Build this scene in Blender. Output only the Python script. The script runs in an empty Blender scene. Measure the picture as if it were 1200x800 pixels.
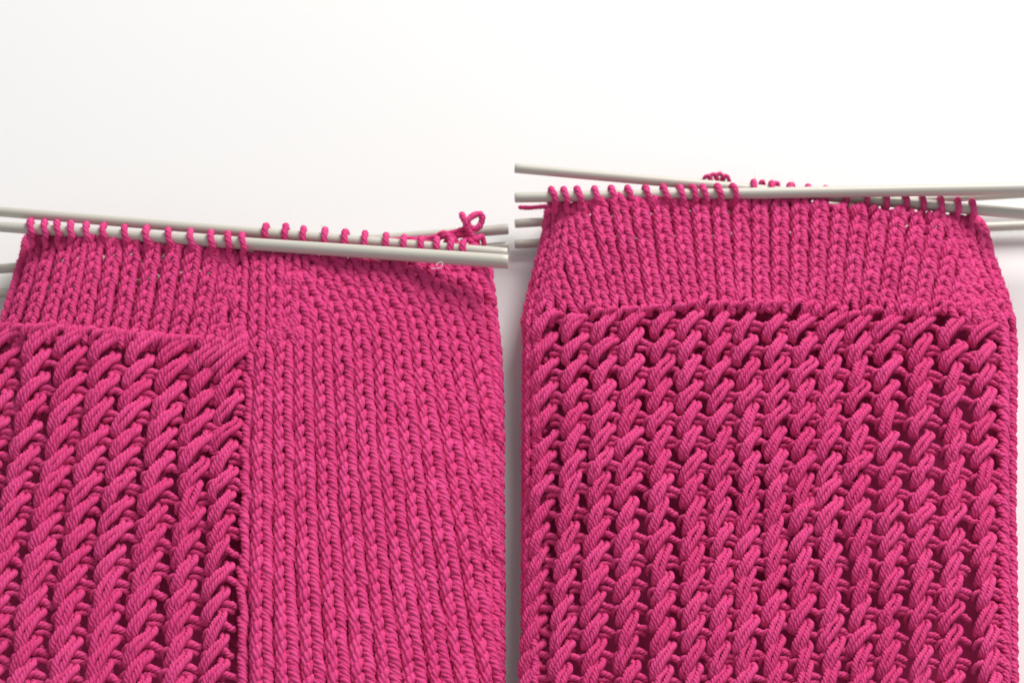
import bpy, math, random
import numpy as np
from mathutils import Vector, Matrix
random.seed(7); rng = np.random.default_rng(7)
sc = bpy.context.scene
R = math.radians

# ------------------------------------------------------------------ camera
TILT = R(24); DIST = 0.42; WID = 0.216
LOOK = Vector((0, 0, 0.011))
FWD = Vector((0, math.sin(TILT), -math.cos(TILT)))
UPV = Vector((0, math.cos(TILT), math.sin(TILT)))
CAM = LOOK - DIST * FWD
cd = bpy.data.cameras.new('camera'); cam = bpy.data.objects.new('camera', cd)
sc.collection.objects.link(cam); sc.camera = cam
cam.location = CAM
cam.rotation_euler = FWD.to_track_quat('-Z', 'Y').to_euler()
cd.sensor_width = 36; cd.lens = 36 * DIST / WID
cd.clip_start = 0.01; cd.clip_end = 20
cd.dof.use_dof = True; cd.dof.focus_distance = 0.398; cd.dof.aperture_fstop = 20

# ------------------------------------------------------------------ light
w = bpy.data.worlds.new('World'); sc.world = w; w.use_nodes = True
bg = w.node_tree.nodes['Background']
bg.inputs[0].default_value = (0.97, 0.98, 1.0, 1); bg.inputs[1].default_value = 0.38

def area(name, loc, target, size, power, col=(1, 1, 1)):
    l = bpy.data.lights.new(name, 'AREA'); l.shape = 'RECTANGLE'
    l.size, l.size_y = size; l.energy = power; l.color = col
    o = bpy.data.objects.new(name, l); sc.collection.objects.link(o)
    o.location = loc
    o.rotation_euler = (Vector(target) - Vector(loc)).to_track_quat('-Z', 'Y').to_euler()
    return o
area('window_light', (0.46, 0.78, 0.66), (0.06, 0.03, 0), (0.60, 0.50), 14.2, (1.0, 0.985, 0.965))

sc.view_settings.view_transform = 'Standard'; sc.view_settings.look = 'None'
sc.cycles.diffuse_bounces = 2
sc.view_settings.exposure = 0.10; sc.view_settings.gamma = 1

# ------------------------------------------------------------------ helpers
def proj(px, py, z):
    """point at height z seen at picture position px, py (1200 wide)"""
    d = FWD + Vector((1, 0, 0)) * ((px - 600) / 1200 * WID / DIST) + UPV * (-(py - 400) / 1200 * WID / DIST)
    t = (z - CAM.z) / d.z
    return CAM + d * t
UNIT = WID / 1200          # metres per picture unit at the focus distance

def pxsize(p):
    return UNIT * ((p - CAM).dot(FWD)) / DIST

def prop(o, label=None, cat=None, group=None, kind=None):
    if label: o['label'] = label
    if cat: o['category'] = cat
    if group: o['group'] = group
    if kind: o['kind'] = kind
    return o

def link(name, me, parent=None, mw=None):
    o = bpy.data.objects.new(name, me); sc.collection.objects.link(o)
    if parent is not None:
        o.parent = parent
        if mw is not None: o.matrix_local = parent.matrix_world.inverted() @ mw
        else: o.matrix_local = parent.matrix_world.inverted()
    elif mw is not None: o.matrix_world = mw
    return o

def newmat(name):
    m = bpy.data.materials.new(name); m.use_nodes = True
    return m, m.node_tree.nodes, m.node_tree.links, m.node_tree.nodes['Principled BSDF']

# ---- yarn material
YARN, n, l, b = newmat('pink_yarn')
b.inputs['Roughness'].default_value = 0.72
b.inputs['Specular IOR Level'].default_value = 0.2
b.inputs['Sheen Weight'].default_value = 0.07
b.inputs['Sheen Roughness'].default_value = 0.4
b.inputs['Sheen Tint'].default_value = (1.0, 0.55, 0.75, 1)
uv = n.new('ShaderNodeUVMap')
mp = n.new('ShaderNodeMapping'); mp.inputs['Scale'].default_value = (5.5, 0.22, 1)
nz = n.new('ShaderNodeTexNoise'); nz.inputs['Scale'].default_value = 1.0; nz.inputs['Detail'].default_value = 3
l.new(uv.outputs[0], mp.inputs[0]); l.new(mp.outputs[0], nz.inputs['Vector'])
oi = n.new('ShaderNodeObjectInfo')
tc = n.new('ShaderNodeTexCoord')
geo = n.new('ShaderNodeNewGeometry')
big = n.new('ShaderNodeTexNoise'); big.inputs['Scale'].default_value = 900; big.inputs['Detail'].default_value = 2
l.new(geo.outputs['Position'], big.inputs['Vector'])
add = n.new('ShaderNodeMath'); add.operation = 'ADD'
mul = n.new('ShaderNodeMath'); mul.operation = 'MULTIPLY'; mul.inputs[1].default_value = 0.14
l.new(oi.outputs['Random'], mul.inputs[0])
mul2 = n.new('ShaderNodeMath'); mul2.operation = 'MULTIPLY'; mul2.inputs[1].default_value = 0.86
l.new(nz.outputs['Fac'], mul2.inputs[0])
l.new(mul.outputs[0], add.inputs[0]); l.new(mul2.outputs[0], add.inputs[1])
cr = n.new('ShaderNodeValToRGB')
cr.color_ramp.elements[0].position = 0.25; cr.color_ramp.elements[0].color = (0.62, 0.022, 0.150, 1)
cr.color_ramp.elements[1].position = 0.85; cr.color_ramp.elements[1].color = (0.96, 0.115, 0.375, 1)
l.new(add.outputs[0], cr.inputs[0]); l.new(cr.outputs[0], b.inputs['Base Color'])
bp = n.new('ShaderNodeBump'); bp.inputs['Strength'].default_value = 0.7; bp.inputs['Distance'].default_value = 0.00022
l.new(nz.outputs['Fac'], bp.inputs['Height']); l.new(bp.outputs[0], b.inputs['Normal'])

# ---- needle material
NEEDLE, n, l, b = newmat('grey_needle')
b.inputs['Base Color'].default_value = (0.58, 0.555, 0.485, 1)
b.inputs['Metallic'].default_value = 0.1
nz = n.new('ShaderNodeTexNoise'); nz.inputs['Scale'].default_value = 3000; nz.inputs['Detail'].default_value = 3
tc = n.new('ShaderNodeTexCoord'); mp = n.new('ShaderNodeMapping'); mp.inputs['Scale'].default_value = (0.05, 1, 1)
l.new(tc.outputs['Object'], mp.inputs[0]); l.new(mp.outputs[0], nz.inputs['Vector'])
bp = n.new('ShaderNodeBump'); bp.inputs['Strength'].default_value = 0.06; bp.inputs['Distance'].default_value = 0.00003
l.new(nz.outputs['Fac'], bp.inputs['Height']); l.new(bp.outputs[0], b.inputs['Normal'])
mr = n.new('ShaderNodeMapRange'); mr.inputs['To Min'].default_value = 0.36; mr.inputs['To Max'].default_value = 0.55
l.new(nz.outputs['Fac'], mr.inputs[0]); l.new(mr.outputs[0], b.inputs['Roughness'])

LINT, n, l, b = newmat('white_lint'); b.inputs['Base Color'].default_value = (0.85, 0.78, 0.74, 1)

TABLE, n, l, b = newmat('white_paper')
b.inputs['Roughness'].default_value = 0.7
nz = n.new('ShaderNodeTexNoise'); nz.inputs['Scale'].default_value = 9; nz.inputs['Detail'].default_value = 4
nf = n.new('ShaderNodeTexNoise'); nf.inputs['Scale'].default_value = 1400; nf.inputs['Detail'].default_value = 4
geo = n.new('ShaderNodeNewGeometry')
l.new(geo.outputs['Position'], nz.inputs['Vector']); l.new(geo.outputs['Position'], nf.inputs['Vector'])
cr = n.new('ShaderNodeValToRGB')
cr.color_ramp.elements[0].color = (0.85, 0.84, 0.825, 1); cr.color_ramp.elements[1].color = (0.89, 0.885, 0.875, 1)
l.new(nz.outputs['Fac'], cr.inputs[0]); l.new(cr.outputs[0], b.inputs['Base Color'])
bp = n.new('ShaderNodeBump'); bp.inputs['Strength'].default_value = 0.15; bp.inputs['Distance'].default_value = 0.0001
l.new(nf.outputs['Fac'], bp.inputs['Height']); l.new(bp.outputs[0], b.inputs['Normal'])

# ------------------------------------------------------------------ yarn geometry
def spline(pts, step):
    p = np.array(pts, float)
    q = np.vstack([2 * p[0] - p[1], p, 2 * p[-1] - p[-2]])
    out = []
    for i in range(1, len(q) - 2):
        p0, p1, p2, p3 = q[i - 1], q[i], q[i + 1], q[i + 2]
        for t in np.linspace(0, 1, 12, endpoint=False):
            out.append(0.5 * ((2 * p1) + (-p0 + p2) * t + (2 * p0 - 5 * p1 + 4 * p2 - p3) * t * t + (-p0 + 3 * p1 - 3 * p2 + p3) * t ** 3))
    out.append(q[-2]); out = np.array(out)
    d = np.r_[0, np.cumsum(np.linalg.norm(np.diff(out, axis=0), axis=1))]
    m = max(3, int(round(d[-1] / step)))
    s = np.linspace(0, d[-1], m + 1)
    return np.stack([np.interp(s, d, out[:, k]) for k in range(3)], 1), s

class Buf:
    def __init__(s): s.v = []; s.f = []; s.uv = []; s.n = 0
    def add(s, v, f, uv):
        s.v.append(v); s.f.append(f + s.n); s.uv.append(uv); s.n += len(v)
    def arrays(s): return np.vstack(s.v), np.vstack(s.f), np.vstack(s.uv)

def frames(c):
    t = np.gradient(c, axis=0); t /= np.linalg.norm(t, axis=1)[:, None]
    a = np.array([0.3, 0.2, 1.0]); u = a - a.dot(t[0]) * t[0]; u /= np.linalg.norm(u)
    U = [u]
    for i in range(1, len(c)):
        u = U[-1] - U[-1].dot(t[i]) * t[i]; u /= np.linalg.norm(u); U.append(u)
    U = np.array(U); return t, U, np.cross(t, U)

def yarn(buf, pts, rad, sides=20, step=1.7, phase=0.0, pitch=20.0, hairs=4, taper=True, rg=rng):
    """twisted four-ply yarn along pts"""
    c, s = spline(pts, step)
    T, U, W = frames(c)
    k = np.arange(sides)
    ang = k / sides * 2 * math.pi
    hairs = int(hairs * 2.6)
    h = ((ang * 4 / (2 * math.pi)) % 1.0 - 0.5) * (math.pi / 2)      # angle inside its ply
    a, bb = 0.47 * rad, 0.53 * rad
    r = a * np.cos(h) + np.sqrt(np.maximum(bb * bb - (a * np.sin(h)) ** 2, 0))
    tw = phase - s / pitch * 2 * math.pi                              # S twist
    A = ang[None, :] + tw[:, None]
    rr = np.repeat(r[None, :], len(s), 0)
    wob = 1 + .05 * np.sin(s * rg.uniform(.25, .5) + rg.uniform(0, 6)) + .03 * np.sin(s * rg.uniform(.9, 1.4) + rg.uniform(0, 6))
    rr = rr * wob[:, None] * (1 + rg.normal(0, .018, rr.shape))
    if taper:
        e = np.minimum(1, 0.35 + np.minimum(s, s[-1] - s) / (rad * 0.9)); rr = rr * e[:, None]
    V = c[:, None, :] + rr[..., None] * (np.cos(A)[..., None] * U[:, None, :] + np.sin(A)[..., None] * W[:, None, :])
    m = len(s)
    i = np.arange(m - 1)[:, None]; j = k[None, :]; j2 = (j + 1) % sides
    F = np.stack([i * sides + j, i * sides + j2, (i + 1) * sides + j2, (i + 1) * sides + j], -1).reshape(-1, 4)
    uvv = np.stack([np.repeat(ang[None, :], m, 0) + phase, np.repeat(s[:, None], sides, 1)], -1).reshape(-1, 2)
    buf.add(V.reshape(-1, 3), F, uvv)
    for _ in range(hairs):
        q = rg.integers(1, m - 1); th = rg.uniform(0, 2 * math.pi)
        o = math.cos(th) * U[q] + math.sin(th) * W[q]
        p0 = c[q] + o * rad * 0.7
        dirv = o * rg.uniform(.4, 1) + T[q] * rg.uniform(-1, 1); dirv /= np.linalg.norm(dirv)
        L = rg.uniform(2.0, 5.0); bend = rg.normal(0, .45, 3)
        hp = np.array([p0, p0 + dirv * L * .5 + bend, p0 + dirv * L + bend * 3])
        hr = 0.18
        e1 = np.cross(dirv, [0.1, .2, 1.]); e1 /= np.linalg.norm(e1); e2 = np.cross(dirv, e1)
        ring = [e1 * hr, (-.5 * e1 + .87 * e2) * hr, (-.5 * e1 - .87 * e2) * hr]
        hv = np.array([pp + rv * sc_ for pp, sc_ in zip(hp, (1, .9, .4)) for rv in ring])
        hf = np.array([[aa * 3 + x, aa * 3 + (x + 1) % 3, aa * 3 + 3 + (x + 1) % 3, aa * 3 + 3 + x] for aa in (0, 1) for x in range(3)])
        buf.add(hv, hf, np.zeros((9, 2)))

def mesh(name, v, f, uv=None, mat=YARN):
    me = bpy.data.meshes.new(name)
    me.vertices.add(len(v)); me.vertices.foreach_set('co', np.asarray(v, np.float32).ravel())
    me.loops.add(f.size); me.loops.foreach_set('vertex_index', f.astype(np.int32).ravel())
    me.polygons.add(len(f)); me.polygons.foreach_set('loop_start', np.arange(0, f.size, f.shape[1], dtype=np.int32))
    me.polygons.foreach_set('use_smooth', np.ones(len(f), bool))
    me.update(calc_edges=True)
    if uv is not None:
        u = me.uv_layers.new(name='UVMap'); u.data.foreach_set('uv', uv[f.ravel()].astype(np.float32).ravel())
    me.materials.append(mat); me.validate()
    return me

def jit(p, a=0.5):
    return [tuple(np.array(q) + rng.normal(0, a, 3) * (1, 1, .6)) for q in p]

# templates in picture units, x right, y up the column, z out of the fabric -------------
def t_knit(sides, step, hairs):
    B = Buf(); ph = rng.uniform(0, 6.28)
    rb = rng.uniform(4.9, 5.3); rp = rng.uniform(5.0, 5.4)
    yarn(B, jit([(-9, -11, -7), (-8.2, -6, 0), (-5.5, 1, 2.6), (-2.5, 7, 1.2), (-.5, 11, -5)], .35), rb, sides, step, ph, hairs=hairs)
    yarn(B, jit([(2.0, 15, -6), (3.2, 9, -0.5), (5.2, 0, 2.4), (7.4, -9, 1.8), (8.6, -15, -3)], .35), rp, sides, step, ph + 2, hairs=hairs)
    yarn(B, jit([(5, 2, -4.5), (10, -1, -5.2), (14, -1, -5.2), (18, 2, -4.5)], .5), 3.9, max(8, sides // 2), step * 1.5, ph, hairs=0)
    return B.arrays()

def t_net(ang, length, sides=20, step=1.7, hairs=16):
    B = Buf(); ph = rng.uniform(0, 6.28)
    a = R(ang); d = np.array([math.cos(a), math.sin(a)]); q = np.array([-d[1], d[0]])
    hl = length / 2
    def P(s, off, z, dx=0, dy=0):
        xy = d * s + q * off; return (xy[0] + dx, xy[1] + dy, z)
    g = rng.uniform(3.4, 4.3)
    k = rng.uniform(-1.4, 1.4)
    r1 = rng.uniform(4.2, 4.75)
    up = rng.uniform(-1, 2)
    # two strands lying side by side; both ends turn along the column and run under their neighbours
    yarn(B, jit([P(-hl, 2.0, -7, 2, -9), P(-hl, 2.2, 0.5, -.3, -4), P(-hl * .8, 3.0, 4.2), P(-hl * .3, g, 5.6), P(hl * .25, g + k * .4, 3.6), P(hl * .8, g - 1.5, -1.5), P(hl, g - 2.5, -5, up - 2.5, 4), P(hl, g - 3, -10, up - 5, 9)], .5), r1, sides, step, ph, hairs=hairs)
    yarn(B, jit([P(-hl, -2.6, -7, 3, -8), P(-hl, -2.8, 0.5, .6, -3.5), P(-hl * .7, -3.8, 4.4), P(-hl * .2, -g, 5.6), P(hl * .35, -g - k * .3, 4.2), P(hl * .9, -g - .4, 1.5), P(hl, -g - .5, -3.5, up + .5, 4), P(hl, -g, -9, up - 2, 10)], .5), r1 * rng.uniform(.93, 1.05), sides, step, ph + 1.3, hairs=hairs)
    # rungs crossing to the next column
    e = P(hl * .55, -g, 0)
    yarn(B, jit([(e[0] - 4, e[1] - 5, -5), (e[0] + 2, e[1] - 3.5, -2.5), (e[0] + 8, e[1] - 4, -2.5), (e[0] + 14, e[1] - 6, -4), (e[0] + 20, e[1] - 8, -7)], .7), rng.uniform(3.9, 4.5), 16, step, ph, hairs=5)
    if rng.random() < .85: yarn(B, jit([(e[0] - 3, e[1] - 11, -6), (e[0] + 4, e[1] - 10.5, -4.5), (e[0] + 10, e[1] - 11, -5.5), (e[0] + 17, e[1] - 12.5, -9)], .8), 3.8, 12, step * 1.3, ph, hairs=3)
    # purl bump at the lower left
    f = P(-hl * .35, g, 0)
    if rng.random() < .9: yarn(B, jit([(f[0] + 4, f[1] + 3, 0), (f[0] - 3.5, f[1] + 2.5, 1), (f[0] - 7.5, f[1] + .5, -1.5), (f[0] - 9.5, f[1] - 3, -6), (f[0] - 8, f[1] - 7, -11)], .7), rng.uniform(3.4, 3.9), 16, step, ph + 2, hairs=5)
    # strands behind
    yarn(B, jit([P(-hl, 1, -12, 3, 0), P(0, 0, -11, 4, 0), P(hl, -1, -12, 3, 0)], .8), 5.5, 12, step * 1.6, ph, hairs=0)
    return B.arrays()

def t_edge(sides=16, step=1.8, hairs=5):
    """one rope-like leg at the fold"""
    B = Buf(); ph = rng.uniform(0, 6.28)
    yarn(B, jit([(-3, 13, -6), (-1.5, 8, 0), (0, 0, 2), (1.5, -8, 1), (2, -14, -5)], .4), rng.uniform(4.9, 5.5), sides, step, ph, hairs=hairs)
    yarn(B, jit([(1, 4, -4), (5, 0, -7), (8, -3, -12)], .4), 4, 12, step * 1.4, ph, hairs=1)
    return B.arrays()

def t_cross(ang, L):
    B = Buf(); a = R(ang); d = (math.cos(a), math.sin(a))
    yarn(B, jit([(-d[0] * L / 2, -d[1] * L / 2 - 3, -7), (-d[0] * L / 4, -d[1] * L / 4, 1), (0, 1, 3), (d[0] * L / 4, d[1] * L / 4, 2), (d[0] * L / 2, d[1] * L / 2 - 2, -6)], .5), 4.7, 20, 1.7, rng.uniform(0, 6), hairs=6)
    return B.arrays()

KN = [t_knit(20, 1.7, 12) for _ in range(14)]; KNm = [mesh('knit_stitch', *a) for a in KN]
KL = [t_knit(16, 2.2, 3) for _ in range(10)]
NT = {}
for key, (a_, L_) in {'low': (60, 38), 'mid': (57, 38), 'flat': (51, 38), 'top': (46, 42)}.items():
    NT[key] = [mesh('net_stitch', *t_net(a_ + rng.uniform(-6, 6), L_ + rng.uniform(-3, 3))) for _ in range(12 if key != 'top' else 6)]
ED = [mesh('edge_stitch', *t_edge()) for _ in range(8)]
CRS = [mesh('slanted_strand', *t_cross(a_, 26)) for a_ in (22, 30, 38, 48, 15, 34)]

# ------------------------------------------------------------------ the piece of fabric
def lerp(tab, y):
    xs = [a for a, _ in tab]; ys = [b for _, b in tab]
    return float(np.interp(y, xs, ys))

class Piece:
    def __init__(s, left, right, zm=0.0050, T=0.0090, lump=0.0):
        s.L, s.Rr, s.zm, s.T = left, right, zm, T; s.lump = lump
    def z(s, x, y):
        a, b_ = lerp(s.L, y), lerp(s.Rr, y)
        t = (x - (a + b_) / 2) / ((b_ - a) / 2)
        t = min(abs(t), 1.0)
        return s.zm + s.T * max(0, 1 - t ** 6.5) ** 0.55 + 0.0005 * math.sin(x * .021 + s.lump) * math.sin(y * .017 + 1) + 0.0003 * math.sin(x * .05 + y * .03 + s.lump)
    def point(s, x, y, dz=0): return proj(x, y, s.z(x, y) + dz * UNIT)
    def matrix(s, x, y, ang=0, sx=1, sy=1, dz=0, sz=1):
        p = s.point(x, y)
        jx = s.point(x + 3, y) - s.point(x - 3, y); jy = s.point(x, y - 3) - s.point(x, y + 3)
        nrm = jx.cross(jy).normalized()
        # do not turn fully edge-on at the folds
        nrm = (nrm + Vector((0, 0, .35))).normalized()
        Y = Vector((0, 1, 0)); Y = (Y - nrm * Y.dot(nrm)).normalized(); X = Y.cross(nrm)
        u = pxsize(p)
        M = Matrix((X, Y, nrm)).transposed().to_4x4()
        M = Matrix.Translation(p + nrm * dz * u) @ M @ Matrix.Rotation(ang, 4, 'Z') @ Matrix.Diagonal((u * sx, u * sy * 1.05, u * sz, 1))
        return M

def jn(a): return random.gauss(0, a)

def stitches_along(path, y0, y1, H, ok=lambda x, y: True, s=1.0, ph=0.0, grow=0.0):
    """stitch frames (x, y, angle, scale) down a column whose x is path(y)"""
    out = []; y = y0 + ph * H
    while y < y1:
        x = path(y); sl = math.atan2(path(y + 4) - path(y - 4), 8)
        if ok(x, y): out.append((x + jn(.45), y + jn(.55), sl + jn(.045), s * (1 + jn(.03)) * (1 + grow * max(0, y - 400))))
        y += H * (1 + jn(.02))
    return out

def place_knit(piece, root, st, maxn=300):
    st = sorted(st, key=lambda q: -(q[1] + 60 * q[3]))
    for i, (x, y, a, s_) in enumerate(st[:maxn]):
        link('knit_stitch', KNm[i * 5 % 14 if i % 3 else random.randrange(14)], root, piece.matrix(x, y, a, s_, s_, jn(.5), s_))
    rest = st[maxn:]
    if rest:
        B = Buf()
        for x, y, a, s_ in rest:
            v, f, u = KL[random.randrange(10)]
            M = np.array(piece.matrix(x, y, a, s_, s_, jn(.5), s_))
            B.add(v @ M[:3, :3].T + M[:3, 3], f, u + rng.uniform(0, 9))
        prop(link('small_knit_stitches', mesh('small_knit_stitches', *B.arrays()), root), kind='stuff')

def free_yarn(name, root, pts, rad, label=None, sides=20, hairs=10, taper=True):
    """pts: (px, py, z in metres) in picture position and height"""
    u = UNIT
    P = [proj(*p) for p in pts]; o = P[0]
    B = Buf(); yarn(B, [tuple((q - o) / u) for q in P], rad, sides, 1.6, rng.uniform(0, 6), hairs=hairs, taper=taper)
    ob = link(name, mesh(name, *B.arrays()), root, Matrix.Translation(o) @ Matrix.Scale(u, 4))
    if label: ob['label'] = label
    return ob

# ------------------------------------------------------------------ needles
def needle(a, b_, ra, rb, label, tips=(False, False)):
    """a, b_: (px, py, z); a straight double pointed needle, axis along local x"""
    A, B_ = proj(*a), proj(*b_)
    d = B_ - A; Ln = d.length
    prof = []
    if tips[0]:
        prof += [(-.030, .0002), (-.0295, .0005), (-.020, ra * .8), (-.010, ra)]
    else:
        prof += [(-.00015, ra * .8), (-.0001, ra * .93), (0.0001, ra * .99)]
    for t in np.linspace(0.01, .99, 12): prof.append((Ln * t, ra + (rb - ra) * t))
    if tips[1]:
        prof += [(Ln + .010, rb), (Ln + .020, rb * .8), (Ln + .0295, .0005), (Ln + .030, .0002)]
    else:
        prof += [(Ln - .0001, rb * .99), (Ln + .0001, rb * .93), (Ln + .00015, rb * .8)]
    S = 40; v = []; 
    for x, r in prof:
        for k in range(S):
            t = 2 * math.pi * k / S; v.append((x, r * math.cos(t), r * math.sin(t)))
    f = []
    for i in range(len(prof) - 1):
        for k in range(S):
            f.append((i * S + k, (i + 1) * S + k, (i + 1) * S + (k + 1) % S, i * S + (k + 1) % S))
    me = bpy.data.meshes.new('knitting_needle')
    f.append(tuple(range(S))); f.append(tuple(reversed(range((len(prof) - 1) * S, len(prof) * S))))
    me.from_pydata(v, [], f)
    for p in me.polygons: p.use_smooth = len(p.vertices) == 4
    me.materials.append(NEEDLE); me.update()
    o = bpy.data.objects.new('knitting_needle', me); sc.collection.objects.link(o)
    o.location = A; o.rotation_euler = d.to_track_quat('X', 'Z').to_euler()
    prop(o, label, 'knitting needle', 'grey double pointed knitting needles')
    return o, A, d.normalized(), Ln, ra, rb

def loops_on(nd, xs, root, r=3.9, front=True, slant=3.0, reach=9):
    """yarn loops hung over a needle at picture columns xs"""
    o, A, d, Ln, ra, rb = nd
    for x in xs:
        # point of the needle axis seen at column x
        lo, hi = 0.0, Ln
        for _ in range(40):
            m = (lo + hi) / 2; q = A + d * m - CAM
            px = 600 + q.x / q.dot(FWD) * DIST / WID * 1200
            if px < x: lo = m
            else: hi = m
        c = A + d * lo; rn = (ra + (rb - ra) * lo / Ln)
        u = pxsize(c); RR = rn / u + r * .82
        X = d; Z = (Vector((0, -.25, 1))); Z = (Z - X * Z.dot(X)).normalized(); Y = Z.cross(X)
        pts = [(slant * 1.5, -RR - reach, -3), (slant * 1.0, -RR - 2, 2.5)]
        for t in (-52, -20, 15, 50, 85, 120, 160, 200):
            a = R(t)
            # t = 0 faces up to the viewer, 90 is the far side of the needle
            pts.append((slant * (.8 - t / 60.0 * .9) + (.02 * max(0, t - 60)), RR * math.sin(a), RR * math.cos(a)))
        pts.append((slant * -2 + 4, -RR - 2, -RR * .9))
        pts = [tuple(np.array(p) + rng.normal(0, .3, 3)) for p in pts]
        B = Buf(); yarn(B, pts, r * random.uniform(.94, 1.06), 20, 1.6, rng.uniform(0, 6), hairs=10)
        M = Matrix.Translation(c) @ Matrix((X, Y, Z)).transposed().to_4x4() @ Matrix.Scale(u, 4)
        link('needle_loop', mesh('needle_loop', *B.arrays()), root, M)

# ------------------------------------------------------------------ table
def table():
    N = 60; v = []; f = []
    for j in range(N + 1):
        for i in range(N + 1):
            x = -1.2 + 2.4 * i / N; y = -1.0 + 2.6 * j / N
            v.append((x, y, 0.0))
    for j in range(N):
        for i in range(N):
            a = j * (N + 1) + i; f.append((a, a + 1, a + N + 2, a + N + 1))
    me = bpy.data.meshes.new('table_surface'); me.from_pydata(v, [], f); me.materials.append(TABLE)
    prop(link('table_surface', me), kind='structure')
table()

def root_empty(name, x, y, label, group):
    o = bpy.data.objects.new(name, None); sc.collection.objects.link(o)
    o.location = proj(x, y, 0.0); o.empty_display_size = .01
    bpy.context.view_layer.update()
    return prop(o, label, 'knitted sock', group)

def back_layer(piece, root, top, y1, inset=7):
    """rear half of the tube, lying on the table, with knitted ridges"""
    NX, NY = 90, 150; v = []; f = []
    zt = 0.0009
    for j in range(NY + 1):
        for i in range(NX + 1):
            t = -1 + 2 * i / NX
            y0 = top(lerp(piece.L, 300) + inset + (lerp(piece.Rr, 300) - lerp(piece.L, 300)) * (t + 1) / 2)
            y = y0 + (y1 - y0) * j / NY
            a, b_ = lerp(piece.L, y) + inset, lerp(piece.Rr, y) - inset
            z = zt + (piece.zm - 0.0002) * (abs(t) ** 14) + 0.00025 * math.sin(j * 1.7) * math.sin(i * 1.9)
            v.append(tuple(proj((a + b_) / 2 + t * (b_ - a) / 2, y, z) + Vector((0, 0, .0005))))
    for j in range(NY):
        for i in range(NX):
            a = j * (NX + 1) + i; f.append((a, a + NX + 1, a + NX + 2, a + 1))
    me = bpy.data.meshes.new('back_layer'); me.from_pydata(v, [], f)
    for p in me.polygons: p.use_smooth = True
    me.materials.append(YARN)
    o = link('back_layer', me, root)
    m = o.modifiers.new('thickness', 'SOLIDIFY'); m.thickness = 0.0006; m.offset = 0
    return o

# ================================================================== LEFT SOCK
PL = Piece([(255, 36), (270, 31), (300, 25), (340, 13), (380, 1), (400, -8), (500, -40), (800, -75), (900, -80)],
           [(255, 566), (310, 575), (350, 579), (400, 585), (450, 588), (500, 589), (900, 590)], lump=.4)
LS = root_empty('knitted_sock', 280, 560,
    'pink sock tube with a lace panel beside plain stockinette, on the left of the two', 'unfinished pink knitted socks on needles')
nA = needle((-40, 263, .0124), (595, 306.5, .0184), .00108, .00152, 'front needle through the left sock, lying over its right half', (True, False))
nB = needle((-40, 244.5, .0128), (594, 297, .0128), .00112, .00122, 'needle ending at upper left, carrying the right half loops of the left sock', (True, False))
nC = needle((-40, 318, .0042), (595, 268.5, .0046), .00105, .00118, 'rear needle of the left sock, rising beneath the small yarn knot', (True, False))
nD = needle((-40, 347, .0028), (595, 289, .0022), .00105, .00118, 'lowest rear needle of the left sock, mostly hidden under the knitting', (True, False))

st = []
Ay = lambda x: lerp([(-40, 263), (595, 306.5)], x)
# upper left plain band
tops = [46, 62, 80, 97, 115, 136, 158, 182, 206, 230, 252, 270]
bots = [10, 31, 52, 73, 95, 117, 139, 162, 185, 208, 231, 252]
for i, (xt, xb) in enumerate(zip(tops, bots)):
    path = lambda y, xt=xt, xb=xb: xt + (xb - xt) * ((y - 280) / 115.0) ** 1.15 if y > 280 else xt
    st += stitches_along(path, Ay(xt) + 7, 394 + max(0, xb - 100) * .06, 12.2, s=(.80 + .12 * i / 12), ph=random.random() * .7)
# columns over the decreases
for xt, xb, s_ in ((284, 278, .86), (304, 302, .9), (324, 322, .92), (343, 338, .9)):
    st += stitches_along(lambda y, xt=xt, xb=xb: xt + (xb - xt) * (y - 300) / 100, Ay(xt) + 12, 404, 12.6, s=s_, ph=random.random())
# large plain area
for i in range(14):
    b0 = 311 + 22.6 * i; k = (b0 - 311) / 285
    mt = min(.42, max(0, k - .05) * 2.2) if k < .5 else .42 - .10 * (k - .5)
    s0 = .0007 * (b0 - 300)
    def path(y, b0=b0, s0=s0, mt=mt):
        if y < 400:
            d = 400 - y; return b0 - s0 * d - max(0, (mt - s0)) * d * d / (70 + d * .35)
        return 300 + (b0 - 300) * math.exp(.0007 * (y - 400)) - 8 * (1 - math.exp(-(y - 400) / 200))
    def ok(x, y, i=i):
        if x > lerp(PL.Rr, y) - 12: return False
        if y < 402: return x > 356 + (y - 310) * -.15 or (i < 0)
        return True
    st += stitches_along(path, Ay(path(312)) + 8, 846, 14.6, ok=ok, s=1.02, ph=random.random(), grow=.0005)
# decrease bumps: crooked stitches
for (x, y, a) in ((262, 312, .9), (270, 345, .6), (258, 365, .8), (345, 330, -.7), (352, 350, -.5), (338, 372, .5), (330, 388, -.6), (350, 392, .3), (318, 396, .2), (262, 388, .9), (284, 398, .5)):
    st.append((x, y, -a, .9))
place_knit(PL, LS, st)

# fold at the right: rope columns; fold at the left
for col, off, s_ in ((.7, -17, .95), (0, -8, 1.0), (1, -1, .95)):
    y = 312 + col * 6
    while y < 850:
        link('edge_stitch', random.choice(ED), LS, PL.matrix(lerp(PL.Rr, y) + off, y, jn(.08) + .1, s_, s_, -1 - 3 * col))
        y += 14.5
y = 285
while y < 420:
    link('edge_stitch', random.choice(ED), LS, PL.matrix(lerp(PL.L, y) + 2, y, jn(.08) - .2, .85, .85, -1)); y += 12
# rope column beside the lace
y = 405
while y < 850:
    x = lerp([(400, 294), (500, 289), (700, 285), (850, 283)], y)
    link('edge_stitch', random.choice(ED), LS, PL.matrix(x + jn(1.4), y, jn(.14) + .1, 1.05, 1.05, -3.0)); y += 14.3

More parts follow.
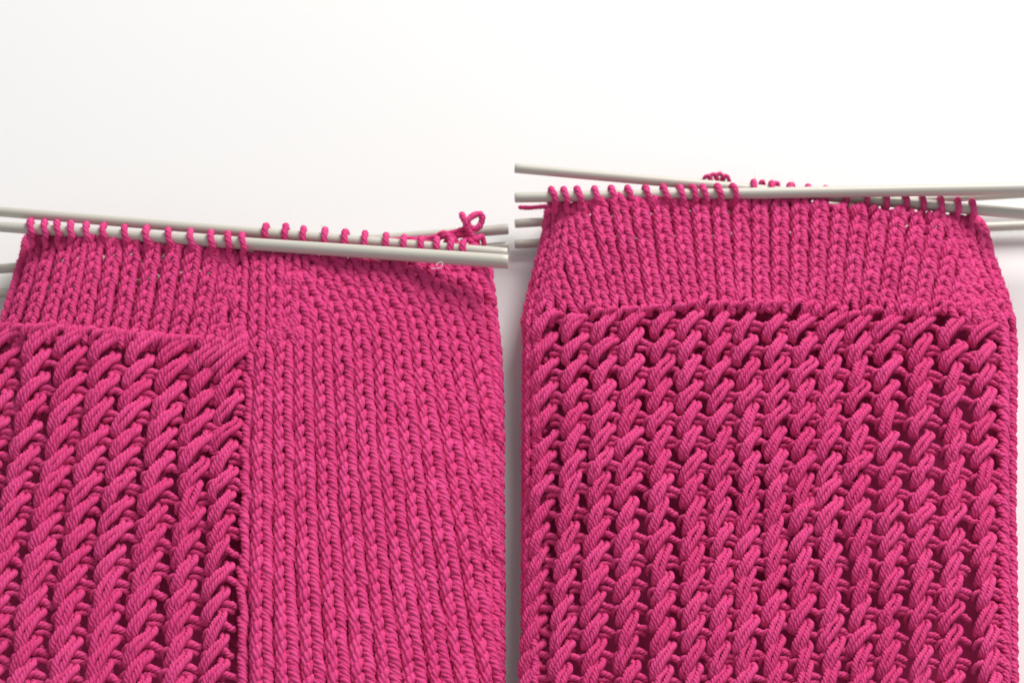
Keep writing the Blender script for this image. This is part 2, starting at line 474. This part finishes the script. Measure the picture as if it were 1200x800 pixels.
NETC = {410: [270, 245, 207, 166, 126, 85, 44, 5, -30], 500: [264, 232, 190, 148, 111, 72, 32, -8, -46],
        700: [253, 211, 166, 123, 80, 38, -4, -46, -88], 850: [248, 202, 155, 110, 65, 20, -25, -70, -115]}
for j in range(9):
    tab = [(y, NETC[y][j]) for y in sorted(NETC)]
    y = [424, 414, 408, 404, 402, 400, 398, 396, 396][j] + random.uniform(-2, 2); r_ = 0
    while y < 850:
        x = lerp(tab, y); xl = lerp(PL.L, y)
        if x > xl + 8:
            key = 'top' if r_ == 0 else ('flat' if y < 520 else ('mid' if y < 640 else 'low'))
            if j == 0 and key in ('flat', 'top'): key = 'mid'
            s_ = .97 + .07 * (y - 410) / 400 * (1 if j else 0) + (.02 if j else -.05)
            link('net_stitch', random.choice(NT[key]), LS, PL.matrix(x + jn(.9), y + jn(.9), jn(.06), s_ * (1 + jn(.03)), s_ * (1 + jn(.03)), jn(.8)))
        y += 28.3 * (1 + jn(.025)); r_ += 1
# strands where lace begins
x = 8
while x < 262:
    y = 388 + max(0, x - 60) * .07 + jn(2)
    link('slanted_strand', random.choice(CRS), LS, PL.matrix(x, y, jn(.15) + .2, .95, .95, 1.0)); x += 12 + jn(2)
for q in range(3):
    zq = .0152
    free_yarn('slanted_strand', LS, [(240 + 6 * q, 431 + 9 * q, zq - .0016), (249 + 5 * q, 421 + 9 * q, zq), (268 + 2 * q, 407 + 8 * q, zq + .0002), (284 + q, 396 + 8 * q, zq - .0002), (293, 387 + 8 * q, zq - .002)], 4.6)
for (x, y, a) in ((268, 400, .3), (279, 392, .5), (284, 403, .6), (262, 408, .2)):
    link('slanted_strand', random.choice(CRS), LS, PL.matrix(x, y, a, 1, 1, 2.0))
for x in range(44, 566, 8):
    link('slanted_strand', random.choice(CRS), LS, PL.matrix(x + jn(1.5), Ay(x) + 12 + jn(1.2), jn(.2) + random.choice((-1.4, .5)), .62, .8, -3))
back_layer(PL, LS, lambda x: Ay(x) + 9, 850)

loops_on(nA, [36, 52, 67, 83, 101, 121, 146, 171, 197, 223, 247, 267, 284], LS, r=4.1, slant=3.0, reach=12)
loops_on(nB, [311, 334, 355, 380, 404, 427, 452, 473, 493, 511, 528, 542], LS, r=4.0, slant=.8, reach=14)
# rear edge and knot of yarn
free_yarn('yarn_tail', LS, [(541, 249, .010), (542, 254, .0105), (547, 262, .0105), (554, 268, .0095), (561, 266, .0095), (565, 257, .010), (563, 251, .0105), (556, 252, .0108), (549, 257, .0112), (546, 264, .0108), (551, 273, .0095), (556, 282, .0085), (555, 290, .008)], 4.2)
free_yarn('rear_strand', LS, [(455, 282, .0078), (475, 280, .0080), (497, 280, .0082), (515, 276, .0085), (532, 272, .009), (545, 268, .0095), (556, 266, .009)], 3.3)
free_yarn('rear_strand', LS, [(470, 285, .0075), (490, 282, .0088), (508, 282, .0078), (522, 276, .0092), (536, 276, .0085), (548, 274, .0092), (558, 278, .0085), (560, 288, .0078)], 3.3)
for (x, y, a) in ((520, 277, 10), (530, 283, -12), (540, 279, 14), (549, 285, -10), (536, 290, 8), (556, 291, 0), (546, 293, 10), (560, 284, 60)):
    free_yarn('rear_stitch', LS, [(x - 9, y + 4, .0070), (x - 5, y - 2, .0088), (x, y - 4, .0092), (x + 5, y - 1 - a * .1, .0088), (x + 8, y + 5, .0075)], 3.5)

# ================================================================== RIGHT SOCK
PR = Piece([(225, 642), (240, 640), (280, 634), (330, 622), (370, 612), (400, 613), (500, 612), (900, 611)],
           [(225, 1146), (255, 1155), (300, 1165), (340, 1180), (370, 1189), (400, 1192), (600, 1191), (900, 1195)], lump=2.1)
RS = root_empty('knitted_sock', 900, 560,
    'pink sock tube with lace across its full width, on the right of the two', 'unfinished pink knitted socks on needles')
nF = needle((604, 231.5, .0128), (1260, 220.0, .0178), .00112, .00136, 'front needle of the right sock, thick and bare at its right end', (False, True))
nE = needle((604, 197, .0128), (1260, 256, .0128), .00110, .00124, 'uppermost needle on the left of the right sock, crossing under to carry its right loops', (False, True))
nG = needle((604, 262, .0040), (1260, 223, .0046), .00100, .00105, 'rear needle of the right sock just below the pink strand', (False, True))
nH = needle((604, 286, .0022), (1260, 262, .0030), .00100, .00105, 'lowest rear needle of the right sock, seen below the others at the left', (False, True))
st = []
Fy = lambda x: lerp([(606, 231.5), (1260, 220)], x) if x < 930 else max(lerp([(606, 231.5), (1260, 220)], x), lerp([(606, 197), (1260, 256)], x))
for i in range(27):
    b0 = 622 + 20.8 * i
    m = .30 - .50 * (b0 - 650) / 430
    path = lambda y, b0=b0, m=m: b0 + (y - 355) * m
    def ok(x, y):
        return lerp(PR.L, y) + 30 < x < lerp(PR.Rr, y) - 44
    st += stitches_along(path, Fy(path(245)) + (5 if b0 < 960 else 12), 362, 11.6, ok=ok, s=.86, ph=random.random())
for off in (10, 24):
    st += stitches_along(lambda y: lerp(PR.L, y) + off + (y - 240) * .02, 250 , 372, 12, s=.84, ph=random.random())
for off in (8, 25, 41):
    st += stitches_along(lambda y: lerp(PR.Rr, y) - off - 2, 263, 376, 12, s=.86, ph=random.random())
for (x, y, a) in ((665, 250, .7), (675, 262, .5), (668, 275, .2), (1128, 352, .7), (1140, 340, .9), (1150, 358, .6), (1120, 366, .8), (1138, 370, .4), (640, 345, -.3)):
    st.append((x, y, a, .9))
# folds below, left and right
st += stitches_along(lambda y: lerp(PR.L, y) + 12, 376, 846, 14.3, s=.92, ph=.3)
place_knit(PR, RS, st)
for off, s_ in ((-15, 1.0), (-4, .95)):
    y = 268 if off == -4 else 376
    while y < 850:
        link('edge_stitch', random.choice(ED), RS, PR.matrix(lerp(PR.Rr, y) + off, y, jn(.08) + (.25 if y < 380 else .05), s_, s_, -1 if off == -15 else -3)); y += 14.4
y = 250
while y < 850:
    link('edge_stitch', random.choice(ED), RS, PR.matrix(lerp(PR.L, y) + 3, y, jn(.08) - (.2 if y < 380 else 0), .9, .95, -2)); y += 13.8

colx = [638, 671, 705, 738, 774, 810, 843, 875, 908, 940, 972, 1006, 1040, 1078, 1115, 1151]
for j, x0 in enumerate(colx):
    y = 379 + random.uniform(-3, 3) + (5 if j > 12 else 0); r_ = 0
    low = {0: -11, 1: -9, 2: -8, 3: -3}.get(j, 0) + (5 if j == 15 else 0)
    while y < 850:
        x = x0 + low * (y - 480) / 220 * (1 if y > 480 else .3) + 2.0 * math.sin(y * .013 + j)
        key = 'top' if r_ == 0 else ('flat' if y < 430 else ('mid' if y < 560 or j > 11 else 'low'))
        if r_ == 0 and j < 9: key = 'flat'
        s_ = .90 + .02 * (y - 390) / 400
        link('net_stitch', random.choice(NT[key]), RS, PR.matrix(x + jn(.9), y + jn(1.0), jn(.06), s_ * (1 + jn(.03)), s_ * (1 + jn(.03)), jn(.8)))
        y += 27.9 * (1 + jn(.025)); r_ += 1
x = 640
while x < 1170:
    y = 362 + 4 * math.sin(x * .02) + jn(2) + (10 if x < 690 else 0)
    link('slanted_strand', random.choice(CRS), RS, PR.matrix(x, y, jn(.15) + .1, .86, .86, 1.0)); x += 13 + jn(2)
for x in range(654, 1146, 8):
    link('slanted_strand', random.choice(CRS), RS, PR.matrix(x + jn(1.5), Fy(x) + (10 if x < 950 else 14) + jn(1.2), jn(.2) + random.choice((-1.4, .5)), .62, .8, -3))
back_layer(PR, RS, lambda x: Fy(x) + 9, 850)
loops_on(nF, [647, 661, 677, 697, 717, 736, 757, 778, 797, 812, 824, 841, 859], RS, r=3.8, slant=2.6, reach=11)
loops_on(nE, [882, 903, 925, 946, 966, 990, 1014, 1037, 1060, 1080, 1101, 1121, 1138], RS, r=3.7, slant=1.2, reach=10)
free_yarn('working_yarn', RS, [(607, 243, .0052), (620, 243.5, .0056), (634, 242.5, .0066), (646, 243, .0080), (656, 249, .0090)], 2.9)
for (x, y) in ((829, 207), (836, 205), (843, 204.5), (850, 207)):
    free_yarn('rear_stitch', RS, [(x - 5, y + 6, .0060), (x - 3, y + 1, .0070), (x + 1, y - 1, .0072), (x + 4, y + 3, .0068), (x + 5, y + 9, .0060)], 2.7)
for (x, y) in ((893, 212), (910, 213.5), (928, 215)):
    free_yarn('rear_stitch', RS, [(x - 3, y + 9, .0062), (x - 1.5, y + 2, .0070), (x + 1, y + 1, .0070), (x + 3, y + 9, .0060)], 2.8)

# ------------------------------------------------------------------ lint on the front needle
B = Buf()
zz = .0200
P = [proj(*p) for p in ((505, 315, zz), (510, 314.5, zz), (516, 313.5, zz), (519, 310, zz), (517, 307, zz - .0001), (513, 308.5, zz), (511, 311, zz))]
o0 = P[0]
c, s = spline([tuple((q - o0) / UNIT) for q in P], .8); T_, U_, W_ = frames(c)
k = np.arange(6) / 6 * 2 * math.pi
V = c[:, None, :] + .38 * (np.cos(k)[None, :, None] * U_[:, None, :] + np.sin(k)[None, :, None] * W_[:, None, :])
i = np.arange(len(s) - 1)[:, None]; j = np.arange(6)[None, :]
F = np.stack([i * 6 + j, i * 6 + (j + 1) % 6, (i + 1) * 6 + (j + 1) % 6, (i + 1) * 6 + j], -1).reshape(-1, 4)
prop(link('lint_thread', mesh('lint_thread', V.reshape(-1, 3), F, mat=LINT), None, Matrix.Translation(o0) @ Matrix.Scale(UNIT, 4)),
     'tiny curled pale thread stuck to the front needle of the left sock', 'lint')
